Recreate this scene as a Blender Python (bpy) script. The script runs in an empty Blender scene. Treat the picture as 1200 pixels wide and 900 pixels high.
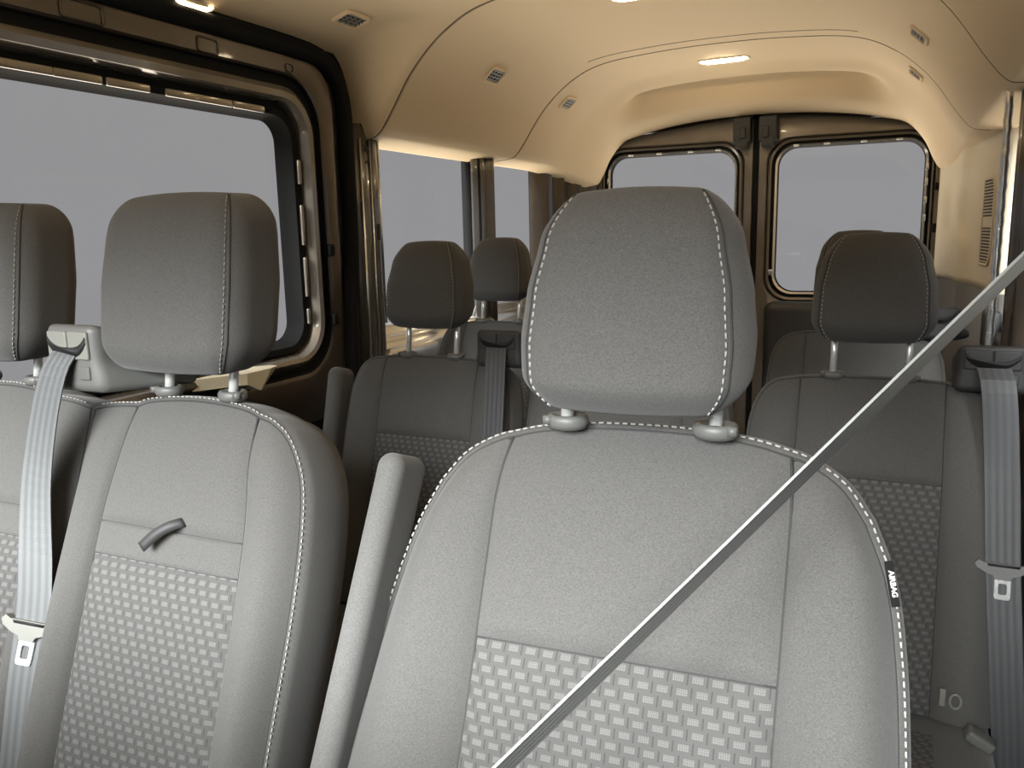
import bpy, bmesh, math, random
from mathutils import Vector, Matrix
random.seed(4)
SC = bpy.context.scene
COL = SC.collection
PI = math.pi

# ------------------------------------------------------------------ helpers
def V(*a): return Vector(a)
def lerp(a, b, t): return a + (b - a) * t
def sstep(a, b, x):
    t = min(1, max(0, (x - a) / (b - a))); return t * t * (3 - 2 * t)

def mesh_obj(name, verts, faces, mats, parent=None, smooth=True, fmat=None, uvs=None, loc=(0, 0, 0)):
    me = bpy.data.meshes.new(name)
    me.from_pydata([tuple(v) for v in verts], [], faces)
    if not isinstance(mats, (list, tuple)): mats = [mats]
    for m in mats: me.materials.append(m)
    if fmat:
        for p, k in zip(me.polygons, fmat): p.material_index = k
    if uvs:
        ul = me.uv_layers.new(name='UVMap')
        for lp in me.loops: ul.data[lp.index].uv = uvs[lp.vertex_index]
    for p in me.polygons: p.use_smooth = smooth
    bm = bmesh.new(); bm.from_mesh(me)
    bmesh.ops.recalc_face_normals(bm, faces=bm.faces)
    bm.to_mesh(me); bm.free(); me.update()
    o = bpy.data.objects.new(name, me); COL.objects.link(o)
    o.location = loc
    if parent: o.parent = parent
    return o

class MB:
    def __init__(s): s.v = []; s.f = []; s.m = []; s.uv = []
    def add(s, v, f, m=0, uv=None):
        b = len(s.v); s.v += [tuple(x) for x in v]; s.f += [tuple(b + i for i in q) for q in f]; s.m += [m] * len(f)
        s.uv += (uv if uv else [(0, 0)] * len(v))
    def box(s, c, h, m=0, M=None):
        vs = []
        for z in (-1, 1):
            for (x, y) in ((-1, -1), (1, -1), (1, 1), (-1, 1)):
                p = V(x * h[0], y * h[1], z * h[2])
                if M: p = M @ p
                vs.append(p + V(*c))
        s.add(vs, [(0, 3, 2, 1), (4, 5, 6, 7), (0, 1, 5, 4), (1, 2, 6, 5), (2, 3, 7, 6), (3, 0, 4, 7)], m)
    def rbox(s, c, h, r, m=0, M=None, n=4, warp=None, sub=6):
        v, f = rbox_geo(h, r, n, sub)
        out = []
        for p in v:
            p = V(*p)
            if warp: p = warp(p)
            if M: p = M @ p
            out.append(p + V(*c))
        s.add(out, f, m)
    def tube(s, pts, rad, n=10, m=0, cap=True, closed=False):
        pts = [V(*p) for p in pts]; N = len(pts); vs = []; fs = []
        up = None
        for i, p in enumerate(pts):
            if closed: t = (pts[(i + 1) % N] - pts[i - 1]).normalized()
            else: t = (pts[min(i + 1, N - 1)] - pts[max(i - 1, 0)]).normalized()
            if up is None:
                up = t.orthogonal().normalized()
            up = (up - t * up.dot(t)).normalized(); w = t.cross(up)
            rr = rad[i] if isinstance(rad, (list, tuple)) else rad
            for k in range(n):
                a = 2 * PI * k / n
                vs.append(p + (up * math.cos(a) + w * math.sin(a)) * rr)
        for i in range(N if closed else N - 1):
            j = (i + 1) % N
            for k in range(n):
                fs.append((i * n + k, i * n + (k + 1) % n, j * n + (k + 1) % n, j * n + k))
        if cap and not closed:
            fs.append(tuple(range(n - 1, -1, -1))); fs.append(tuple((N - 1) * n + k for k in range(n)))
        s.add(vs, fs, m)
    def loft(s, rings, m=0, closed=True, cap=False, ms=None):
        n = len(rings[0]); vs = [p for r in rings for p in r]; b = len(s.v)
        s.v += [tuple(x) for x in vs]; s.uv += [(0, 0)] * len(vs)
        for i in range(len(rings) - 1):
            for k in range(n if closed else n - 1):
                s.f.append((b + i * n + k, b + i * n + (k + 1) % n, b + (i + 1) * n + (k + 1) % n, b + (i + 1) * n + k))
                s.m.append(ms[i] if ms else m)
        if cap:
            s.f.append(tuple(b + k for k in range(n))); s.m.append(m)
            s.f.append(tuple(b + (len(rings) - 1) * n + k for k in range(n))); s.m.append(m)
    def grid(s, P, m=0, uv=None):
        nv = len(P); nu = len(P[0])
        s.add([p for r in P for p in r], [(j * nu + i, j * nu + i + 1, (j + 1) * nu + i + 1, (j + 1) * nu + i) for j in range(nv - 1) for i in range(nu - 1)], m,
              [q for r in uv for q in r] if uv else None)
    def obj(s, name, mats, parent=None, smooth=True, uv=False, loc=(0, 0, 0)):
        return mesh_obj(name, s.v, s.f, mats, parent, smooth, s.m if isinstance(mats, (list, tuple)) else None, s.uv if uv else None, loc)

def rbox_geo(h, r, n=4, sub=6):
    """rounded box: a cube grid whose vertices are pushed onto core + sphere"""
    h = V(*h); r = min(r, h.x, h.y, h.z); core = V(h.x - r, h.y - r, h.z - r)
    def axis(hh, c):
        a = [-hh + r * (1 - math.cos(PI / 2 * k / n)) * 1.0 for k in range(n)]
        a = [-c - r * math.tan(PI / 4 * (1 - k / n)) for k in range(n)]
        mid = [lerp(-c, c, k / sub) for k in range(sub + 1)]
        return a + mid + [-x for x in reversed(a)]
    ax = [axis(h[i], core[i]) for i in range(3)]
    N = len(ax[0]); idx = {}; vs = []; fs = []
    def vid(i, j, k):
        q = (i, j, k)
        if q not in idx:
            p = V(ax[0][i], ax[1][j], ax[2][k])
            c = V(*[max(-core[t], min(core[t], p[t])) for t in range(3)])
            d = p - c
            if d.length > 1e-9: p = c + d.normalized() * r
            idx[q] = len(vs); vs.append(p)
        return idx[q]
    for a in range(N - 1):
        for b in range(N - 1):
            for e in (0, N - 1):
                fs.append((vid(a, b, e), vid(a + 1, b, e), vid(a + 1, b + 1, e), vid(a, b + 1, e)))
                fs.append((vid(a, e, b), vid(a + 1, e, b), vid(a + 1, e, b + 1), vid(a, e, b + 1)))
                fs.append((vid(e, a, b), vid(e, a + 1, b), vid(e, a + 1, b + 1), vid(e, a, b + 1)))
    return vs, fs

def catmull(pts, n):
    """n+1 points evenly spaced along a smooth curve through pts (2D or 3D tuples)"""
    P = [Vector(p) for p in pts]
    if len(P) == 2: dense = [P[0].lerp(P[1], k / 40) for k in range(41)]
    else:
        Q = [P[0] * 2 - P[1]] + P + [P[-1] * 2 - P[-2]]; dense = []
        for i in range(1, len(Q) - 2):
            p0, p1, p2, p3 = Q[i - 1:i + 3]
            d = [max(1e-6, (b - a).length) ** .5 for a, b in ((p0, p1), (p1, p2), (p2, p3))]
            m1 = (p1 - p0) / d[0] - (p2 - p0) / (d[0] + d[1]) + (p2 - p1) / d[1]
            m2 = (p2 - p1) / d[1] - (p3 - p1) / (d[1] + d[2]) + (p3 - p2) / d[2]
            m1 = m1 * d[1]; m2 = m2 * d[1]
            for k in range(16):
                t = k / 16
                dense.append((2 * t**3 - 3 * t**2 + 1) * p1 + (t**3 - 2 * t**2 + t) * m1 + (-2 * t**3 + 3 * t**2) * p2 + (t**3 - t**2) * m2)
        dense.append(P[-1])
    L = [0]
    for a, b in zip(dense, dense[1:]): L.append(L[-1] + (b - a).length)
    out = []; j = 0
    for k in range(n + 1):
        t = L[-1] * k / n
        while j < len(L) - 2 and L[j + 1] < t: j += 1
        s = (t - L[j]) / max(1e-9, L[j + 1] - L[j])
        out.append(dense[j].lerp(dense[j + 1], min(1, s)))
    return out

def roundrect(x0, x1, z0, z1, rs, n=8):
    """closed loop, counter-clockwise from bottom-left; rs = radii bl, br, tr, tl"""
    if not isinstance(rs, (list, tuple)): rs = [rs] * 4
    out = []
    for (cx, cz, r, a0) in ((x0 + rs[0], z0 + rs[0], rs[0], PI), (x1 - rs[1], z0 + rs[1], rs[1], 1.5 * PI), (x1 - rs[2], z1 - rs[2], rs[2], 0), (x0 + rs[3], z1 - rs[3], rs[3], .5 * PI)):
        for k in range(n + 1):
            a = a0 + PI / 2 * k / n
            out.append((cx + r * math.cos(a), cz + r * math.sin(a)))
    return out

def tag(o, label=None, cat=None, group=None, kind=None):
    if label: o['label'] = label
    if cat: o['category'] = cat
    if group: o['group'] = group
    if kind: o['kind'] = kind
    return o
def empty(name, loc, label, cat, group=None):
    o = bpy.data.objects.new(name, None); COL.objects.link(o); o.location = loc; o.empty_display_size = .1
    return tag(o, label, cat, group)
def struct(o, label=None, cat=None): return tag(o, label, cat, None, 'structure')
def copy_tree(o, parent=None):
    c = o.copy(); COL.objects.link(c)
    if parent: c.parent = parent
    for ch in list(o.children): copy_tree(ch, c)
    return c

# ------------------------------------------------------------------ materials
def new_mat(name):
    m = bpy.data.materials.new(name); m.use_nodes = True
    nt = m.node_tree; b = nt.nodes['Principled BSDF']
    return m, nt, b
def N(nt, t, **kw):
    n = nt.nodes.new(t)
    for k, v in kw.items():
        if hasattr(n, k): setattr(n, k, v)
        else: n.inputs[k].default_value = v
    return n
def mixcol(nt, fac, a, b, blend='MIX'):
    n = nt.nodes.new('ShaderNodeMix'); n.data_type = 'RGBA'; n.blend_type = blend; n.clamp_result = False
    for sock, v in ((n.inputs[0], fac), (n.inputs[6], a), (n.inputs[7], b)):
        if hasattr(v, 'type'): nt.links.new(v, sock)
        elif isinstance(v, (int, float)): sock.default_value = v
        else: sock.default_value = (*v, 1)
    return n.outputs[2]
def math_n(nt, op, a, b=None):
    n = nt.nodes.new('ShaderNodeMath'); n.operation = op
    for s, v in ((n.inputs[0], a), (n.inputs[1], b)):
        if v is None: continue
        if hasattr(v, 'type'): nt.links.new(v, s)
        else: s.default_value = v
    return n.outputs[0]

def simple(name, col, rough=.6, metal=0, coat=0, noise=0, nscale=60, bump=0, spec=.5):
    m, nt, b = new_mat(name)
    b.inputs['Base Color'].default_value = (*col, 1); b.inputs['Roughness'].default_value = rough
    b.inputs['Metallic'].default_value = metal; b.inputs['Coat Weight'].default_value = coat
    b.inputs['Coat Roughness'].default_value = .06
    b.inputs['Specular IOR Level'].default_value = spec
    if noise or bump:
        tc = N(nt, 'ShaderNodeTexCoord'); nz = N(nt, 'ShaderNodeTexNoise', Scale=nscale, Detail=3.0)
        nt.links.new(tc.outputs['Object'], nz.inputs['Vector'])
        if noise:
            c = mixcol(nt, nz.outputs['Fac'], [x * (1 - noise) for x in col], [min(1, x * (1 + noise)) for x in col])
            nt.links.new(c, b.inputs['Base Color'])
        if bump:
            bp = N(nt, 'ShaderNodeBump', Strength=bump, Distance=.001)
            nt.links.new(nz.outputs['Fac'], bp.inputs['Height']); nt.links.new(bp.outputs['Normal'], b.inputs['Normal'])
    return m

def fabric(name, col, var=.20):
    """heathered upholstery: fine crossed threads and specks"""
    m, nt, b = new_mat(name)
    b.inputs['Roughness'].default_value = .92; b.inputs['Specular IOR Level'].default_value = .2
    b.inputs['Sheen Weight'].default_value = .15; b.inputs['Sheen Roughness'].default_value = .5
    tc = N(nt, 'ShaderNodeTexCoord')
    mp = N(nt, 'ShaderNodeMapping'); mp.inputs['Scale'].default_value = (1, 1, .35)
    nt.links.new(tc.outputs['Object'], mp.inputs['Vector'])
    n1 = N(nt, 'ShaderNodeTexNoise', Scale=1300.0, Detail=1.0); nt.links.new(mp.outputs['Vector'], n1.inputs['Vector'])
    mp2 = N(nt, 'ShaderNodeMapping'); mp2.inputs['Scale'].default_value = (.4, 1, 1)
    nt.links.new(tc.outputs['Object'], mp2.inputs['Vector'])
    n2 = N(nt, 'ShaderNodeTexNoise', Scale=1100.0, Detail=1.0); nt.links.new(mp2.outputs['Vector'], n2.inputs['Vector'])
    s = math_n(nt, 'MULTIPLY', math_n(nt, 'ADD', n1.outputs['Fac'], n2.outputs['Fac']), .5)
    r = N(nt, 'ShaderNodeMapRange'); r.inputs['From Min'].default_value = .36; r.inputs['From Max'].default_value = .64
    nt.links.new(s, r.inputs['Value'])
    c = mixcol(nt, r.outputs['Result'], [x * (1 - var) for x in col], [x * (1 + var) for x in col])
    nt.links.new(c, b.inputs['Base Color'])
    bp = N(nt, 'ShaderNodeBump', Strength=.25, Distance=.0006)
    nt.links.new(s, bp.inputs['Height']); nt.links.new(bp.outputs['Normal'], b.inputs['Normal'])
    return m

def woven(name, base, light, dark):
    """woven insert: rows of small hatched light blocks, each row shifted against the next (UV in block units)"""
    m, nt, b = new_mat(name)
    b.inputs['Roughness'].default_value = .85; b.inputs['Specular IOR Level'].default_value = .25
    uv = N(nt, 'ShaderNodeUVMap'); sp = N(nt, 'ShaderNodeSeparateXYZ'); nt.links.new(uv.outputs['UV'], sp.inputs['Vector'])
    u, v = sp.outputs['X'], sp.outputs['Y']
    row = math_n(nt, 'FLOOR', v)
    sh = math_n(nt, 'MULTIPLY', math_n(nt, 'MODULO', row, 3.0), .36)
    uu = math_n(nt, 'FRACT', math_n(nt, 'ADD', u, sh)); vv = math_n(nt, 'FRACT', v)
    blk = math_n(nt, 'MULTIPLY', math_n(nt, 'LESS_THAN', uu, .56), math_n(nt, 'MULTIPLY', math_n(nt, 'GREATER_THAN', vv, .2), math_n(nt, 'LESS_THAN', vv, .68)))
    # fine vertical hatching inside the blocks
    h = math_n(nt, 'FRACT', math_n(nt, 'MULTIPLY', u, 9.0)); h2 = math_n(nt, 'FRACT', math_n(nt, 'MULTIPLY', v, 5.0))
    hat = math_n(nt, 'MULTIPLY', math_n(nt, 'LESS_THAN', h, .68), math_n(nt, 'LESS_THAN', h2, .8))
    core = math_n(nt, 'ADD', math_n(nt, 'MULTIPLY', hat, .62), .30)
    lt = math_n(nt, 'MULTIPLY', blk, core)
    tick = math_n(nt, 'MULTIPLY', math_n(nt, 'LESS_THAN', math_n(nt, 'ABSOLUTE', math_n(nt, 'SUBTRACT', uu, .76)), .035), math_n(nt, 'LESS_THAN', vv, .85))
    diag = math_n(nt, 'FRACT', math_n(nt, 'MULTIPLY', math_n(nt, 'ADD', u, math_n(nt, 'MULTIPLY', v, .6)), 8.0))
    base2 = mixcol(nt, math_n(nt, 'MULTIPLY', math_n(nt, 'LESS_THAN', diag, .4), .45), base, dark)
    c = mixcol(nt, lt, base2, light)
    c = mixcol(nt, math_n(nt, 'MULTIPLY', tick, .85), c, dark)
    nt.links.new(c, b.inputs['Base Color'])
    bp = N(nt, 'ShaderNodeBump', Strength=.5, Distance=.0008)
    nt.links.new(math_n(nt, 'SUBTRACT', lt, tick), bp.inputs['Height']); nt.links.new(bp.outputs['Normal'], b.inputs['Normal'])
    return m

def webbing(name, col):
    m, nt, b = new_mat(name)
    b.inputs['Roughness'].default_value = .5
    uv = N(nt, 'ShaderNodeUVMap'); sp = N(nt, 'ShaderNodeSeparateXYZ'); nt.links.new(uv.outputs['UV'], sp.inputs['Vector'])
    st = math_n(nt, 'SINE', math_n(nt, 'MULTIPLY', sp.outputs['X'], 2 * PI * 4.5))
    fn = math_n(nt, 'SINE', math_n(nt, 'MULTIPLY', sp.outputs['Y'], 2 * PI * 500))
    f = math_n(nt, 'ADD', math_n(nt, 'MULTIPLY', st, .35), .5)
    c = mixcol(nt, f, [x * .72 for x in col], [x * 1.2 for x in col]); nt.links.new(c, b.inputs['Base Color'])
    bp = N(nt, 'ShaderNodeBump', Strength=.3, Distance=.0005); nt.links.new(math_n(nt, 'ADD', st, math_n(nt, 'MULTIPLY', fn, .3)), bp.inputs['Height'])
    nt.links.new(bp.outputs['Normal'], b.inputs['Normal'])
    return m

def paint(name, col, rough=.3, metal=.55):
    """dark bronze body paint with clear coat"""
    m, nt, b = new_mat(name)
    b.inputs['Metallic'].default_value = metal; b.inputs['Roughness'].default_value = rough
    b.inputs['Coat Weight'].default_value = .8; b.inputs['Coat Roughness'].default_value = .05
    tc = N(nt, 'ShaderNodeTexCoord'); nz = N(nt, 'ShaderNodeTexNoise', Scale=9.0, Detail=4.0); nt.links.new(tc.outputs['Object'], nz.inputs['Vector'])
    nt.links.new(mixcol(nt, nz.outputs['Fac'], [x * .7 for x in col], [x * 1.3 for x in col]), b.inputs['Base Color'])
    bp = N(nt, 'ShaderNodeBump', Strength=.08, Distance=.004); nt.links.new(nz.outputs['Fac'], bp.inputs['Height']); nt.links.new(bp.outputs['Normal'], b.inputs['Coat Normal'])
    return m

def tinted(name, t):
    m, nt, b = new_mat(name); nt.nodes.remove(b)
    out = nt.nodes['Material Output']
    tr = N(nt, 'ShaderNodeBsdfTransparent'); tr.inputs['Color'].default_value = (*t, 1)
    gl = N(nt, 'ShaderNodeBsdfGlossy'); gl.inputs['Roughness'].default_value = .02
    mx = N(nt, 'ShaderNodeMixShader'); mx.inputs[0].default_value = .012
    nt.links.new(tr.outputs[0], mx.inputs[1]); nt.links.new(gl.outputs[0], mx.inputs[2]); nt.links.new(mx.outputs[0], out.inputs['Surface'])
    return m
def glow(name, col, s):
    m, nt, b = new_mat(name)
    b.inputs['Base Color'].default_value = (.9, .85, .7, 1); b.inputs['Emission Color'].default_value = (*col, 1); b.inputs['Emission Strength'].default_value = s
    return m

HAZE, SKYF, GRND, ZEN = .30, 70.0, 5.0, 0.2
FAB = fabric('heathered grey fabric', (.082, .080, .0765))
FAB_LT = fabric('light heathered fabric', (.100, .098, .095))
WOV = woven('woven block fabric', (.080, .0785, .076), (.140, .137, .132), (.038, .037, .036))
STITCH = simple('pale thread', (.33, .32, .295), .8)
SEAMD = simple('seam shadow cord', (.035, .035, .035), .9)  # dark base stands in for the shade in the seam grooves
PLG = simple('grey moulded plastic', (.115, .115, .108), .45, bump=.12, nscale=900)
PLD = simple('charcoal plastic', (.028, .028, .028), .6, bump=.1, nscale=900)
PLL = simple('pale plastic', (.20, .20, .18), .4)
BLK = simple('black void plastic', (.008, .008, .008), .7)
RUB = simple('black rubber', (.010, .010, .010), .8, spec=.15)
CHR = simple('chrome', (.93, .93, .90), .28, .55)
STEEL = simple('bright steel', (.80, .80, .78), .22, .8)
HEAD = simple('beige moulded headliner', (.73, .575, .37), .75, noise=.04, nscale=500, bump=.1, spec=.25)
TRIMB = simple('beige trim plastic', (.80, .71, .53), .5, spec=.4)
SEAML = simple('headliner seam', (.20, .15, .10), .9)
BRZ = paint('bronze body paint', (.072, .056, .042))
BRZL = paint('inner door paint', (.19, .166, .136), .30, .25)
METL = paint('pillar metal', (.15, .14, .125), .2)
BRZP = paint('highlight door paint', (.26, .23, .19), .2, .5)  # base lightened to give the door ring its bright highlight
GLS = tinted('window glass', (.985, .985, .99))
WEB = webbing('grey belt webbing', (.098, .102, .104))
WEBL = webbing('pale belt webbing', (.26, .268, .256))
WEBD = webbing('dark belt webbing', (.048, .049, .052))
LAMP = glow('warm lamp lens', (1, .80, .52), 70)
LAMPD = glow('dim warm lamp lens', (1, .80, .52), 16)
FLOORM = simple('charcoal floor mat', (.035, .035, .035), .9, noise=.4, nscale=200, bump=.4)
DARK = simple('dark lower trim', (.03, .028, .027), .55, bump=.1, nscale=600)
GREY = simple('grey lower trim', (.11, .105, .10), .55, bump=.1, nscale=600)

# ------------------------------------------------------------------ seats
def frame(yb, zb, rec):
    """local frame in a seat root whose origin is on the floor: x right, U up the backrest, Nn out of its face"""
    r = math.radians(rec)
    o = V(0, yb, zb); X = V(1, 0, 0); U = V(0, math.sin(r), math.cos(r)); Nn = V(0, -math.cos(r), math.sin(r))
    return lambda x, z, d=0: o + X * x + U * z + Nn * d

def coons(cB, cT, cL, cR, nu, nv):
    B = catmull(cB, nu); T = catmull(cT, nu); L = catmull(cL, nv); R = catmull(cR, nv)
    out = []
    for j in range(nv + 1):
        t = j / nv; row = []
        for i in range(nu + 1):
            s = i / nu
            p = B[i] * (1 - t) + T[i] * t + L[j] * (1 - s) + R[j] * s - (B[0] * (1 - s) * (1 - t) + B[-1] * s * (1 - t) + T[0] * (1 - s) * t + T[-1] * s * t)
            row.append(p)
        out.append(row)
    return out

def dashes(mb, pts, nrm, ln=.0055, gap=.003, w=.0011, h=.0007):
    """a row of stitches along a 3D polyline, nrm the outward normals"""
    L = 0; acc = [0]
    for a, b in zip(pts, pts[1:]): L += (b - a).length; acc.append(L)
    def at(d):
        d = max(0, min(L, d)); j = 0
        while j < len(acc) - 2 and acc[j + 1] < d: j += 1
        t = (d - acc[j]) / max(1e-9, acc[j + 1] - acc[j])
        return pts[j].lerp(pts[j + 1], t), nrm[j].lerp(nrm[j + 1], t).normalized()
    d = 0
    while d + ln < L:
        (a, na), (b, nb) = at(d), at(d + ln)
        t = (b - a).normalized(); s = t.cross(na).normalized() * w
        mb.add([a - s, a + s, b + s, b - s, a - s * .6 + na * h * 2, a + s * .6 + na * h * 2, b + s * .6 + nb * h * 2, b - s * .6 + nb * h * 2],
               [(4, 5, 6, 7), (0, 1, 5, 4), (1, 2, 6, 5), (2, 3, 7, 6), (3, 0, 4, 7)])
        d += ln + gap

def seat_back(root, P, sp):
    """P(x,z,d) places backrest points; sp holds the outline and seams of the right half (mirrored)"""
    side = sp['side']; top = sp['top']; seam = sp['seam']; thick = sp['thick']; e = sp.get('edge', .022); bulge = sp['bulge']
    zbot = side[0][1]
    # split the top curve at the seam's top x
    sx, sz = seam[-1]
    t_out = [p for p in top if p[0] > sx + .004] + [(sx, sz)]
    t_in = [(sx, sz)] + [p for p in top if p[0] < sx - .004]
    t_in_full = t_in + [(-x, z) for x, z in reversed(t_in) if x > 1e-6]
    def roll(z): return max(0, min(1, (z - (sz - .085)) / .085)) ** 2.2      # the face rolls back over the top edge
    zc = side[-1][1]
    side2, top2 = sp.get('left', (side, top))
    t_out2 = [p for p in top2 if p[0] > sx + .004] + [(sx, sz)]
    for sg in (1, -1):
        G = coons([side[0], seam[0]], t_out, side, seam, 14, 36) if sg > 0 else coons([side2[0], seam[0]], t_out2, side2, seam, 14, 36)
        mb = MB(); rows = []
        for j, row in enumerate(G):
            t = j / 36; r = []; rt = roll(row[14][1])
            for i, p in enumerate(row):
                s = i / 14; rs = (1 - s) ** 3
                B = bulge(p[1])
                d = B * math.sin(PI * min(1, s) ** .85) * (1 - rt) - e * (1 - (1 - rt) * (1 - rs))
                if i == 14: d -= .004
                r.append(P(sg * p[0], p[1], d))
            rows.append(r)
        mb.grid(rows); mb.obj('side_bolster', sp['mat'], root)
    # centre panels, from the bottom up
    cuts = sp['cuts']                       # list of (name, z_low, z_high, material, thickness offset)
    def seam_at(z):
        S = catmull(seam, 60)
        for a, b in zip(S, S[1:]):
            if a[1] <= z <= b[1]: return a.lerp(b, (z - a[1]) / (b[1] - a[1]))
        return S[-1] if z > S[-1][1] else S[0]
    def seam_part(z0, z1):
        S = [seam_at(lerp(z0, z1, k / 12)) for k in range(13)]; return [(p[0], p[1]) for p in S]
    for (nm, z0, z1, mt, off) in cuts:
        last = z1 is None
        zz1 = sz if last else z1
        R = seam_part(z0, zz1); Lh = [(-x, z) for x, z in R]
        bot = [Lh[0], R[0]]; tp = [(-x, z) for x, z in t_in_full] if last else [Lh[-1], R[-1]]
        nu, nv = 24, 26
        G = coons(bot, tp, Lh, R, nu, nv); rows = []; uvr = []
        for j, row in enumerate(G):
            t = j / nv; r = []; ur = []
            for i, p in enumerate(row):
                s = i / nu; rt = roll(lerp(z0, zz1, t)) if last else 0
                es = abs(2 * s - 1) ** 14; et = (abs(2 * t - 1) ** 14) if not last else ((1 - 2 * t) ** 14 if t < .5 else 0)
                edge = max(es, et)
                d = off * (1 - edge) - .004 * edge
                d = d * (1 - rt) - e * rt
                r.append(P(p[0], p[1], d)); ur.append((p[0] / .0172 + 40, p[1] / .0112 + 90))
            rows.append(r); uvr.append(ur)
        mb = MB(); mb.grid(rows, 0, uvr); mb.obj(nm, mt, root, uv=True)
    # outline ring right -> top -> left for the gusset and the back
    def halfring(sd, to):
        So = catmull(sd, 36); To = catmull(to, 14)
        return [(p[0], p[1]) for p in So] + [(p[0], p[1]) for p in To[1:]]
    half = halfring(side, t_out); half2 = halfring(side2, t_out2)
    Ti = catmull(t_in_full, 24)
    full = half + [(p[0], p[1]) for p in Ti[1:-1]] + [(-x, z) for x, z in reversed(half2)]
    if sp.get('flip'): pass
    n = len(full); nrm = []
    for i in range(n):
        a = full[max(0, i - 1)]; b = full[min(n - 1, i + 1)]
        tx, tz = b[0] - a[0], b[1] - a[1]; l = math.hypot(tx, tz)
        nrm.append((tz / l, -tx / l))
    rings = []
    for (off, d) in sp['gusset']:
        rings.append([P(p[0] + q[0] * off, p[1] + q[1] * off * .8, d * 1.0) for p, q in zip(full, nrm)])
    c = V(0, 0, 0)
    for p in rings[-1]: c += p
    mb = MB(); mb.loft(rings, closed=False)
    last = rings[-1]; m = n // 2
    # back face: strips between left and right halves
    k = n; rows = [[last[i], last[n - 1 - i]] for i in range(m)]
    mb.grid(rows)
    mb.grid([[r[0] for r in rings], [r[-1] for r in rings]])
    mb.obj('back_shell', sp['mat'], root)
    # pale stitching just outside the front seam, and a dark cord in the seam itself
    st = MB(); pts = []; nn = []
    off = sp.get('stitch_off', .004)
    for i, (p, q) in enumerate(zip(full, nrm)):
        pts.append(P(p[0] + q[0] * off, p[1] + q[1] * off, -e - .002 + .0022))
        nn.append((P(q[0] * .7, q[1] * .7, .7) - P(0, 0, 0)).normalized())
    if sp.get('stitch', True):
        k0, k1 = sp.get('stitch_span', (0, n)); dashes(st, pts[k0:k1], nn[k0:k1], *sp.get('dash', (.0048, .0030, .00062)))
        st.obj('stitching', STITCH, root)
    cord = MB()
    cord.tube([P(p[0] - q[0] * .001, p[1] - q[1] * .001, -e - .0004) for p, q in zip(full, nrm)], .0016, 6)
    cord.obj('seam_shadow', SEAMD, root)
    for sg in (1, -1):
        cord = MB(); S = catmull(seam, 40); cc = []
        for k, p in enumerate(S):
            cc.append(P(sg * p[0], p[1], -.0045 * (1 - roll(p[1])) - e * roll(p[1])))
        cord.tube(cc, .0016, 6); cord.obj('seam_shadow', SEAMD, root)
    for (nm, z0, z1, mt, off2) in cuts[1:]:
        cord = MB(); a = seam_at(z0); cord.tube([P(lerp(-a[0], a[0], k / 10), a[1], -.0045) for k in range(11)], .0014, 6)
        cord.obj('seam_shadow', SEAMD, root)

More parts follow.
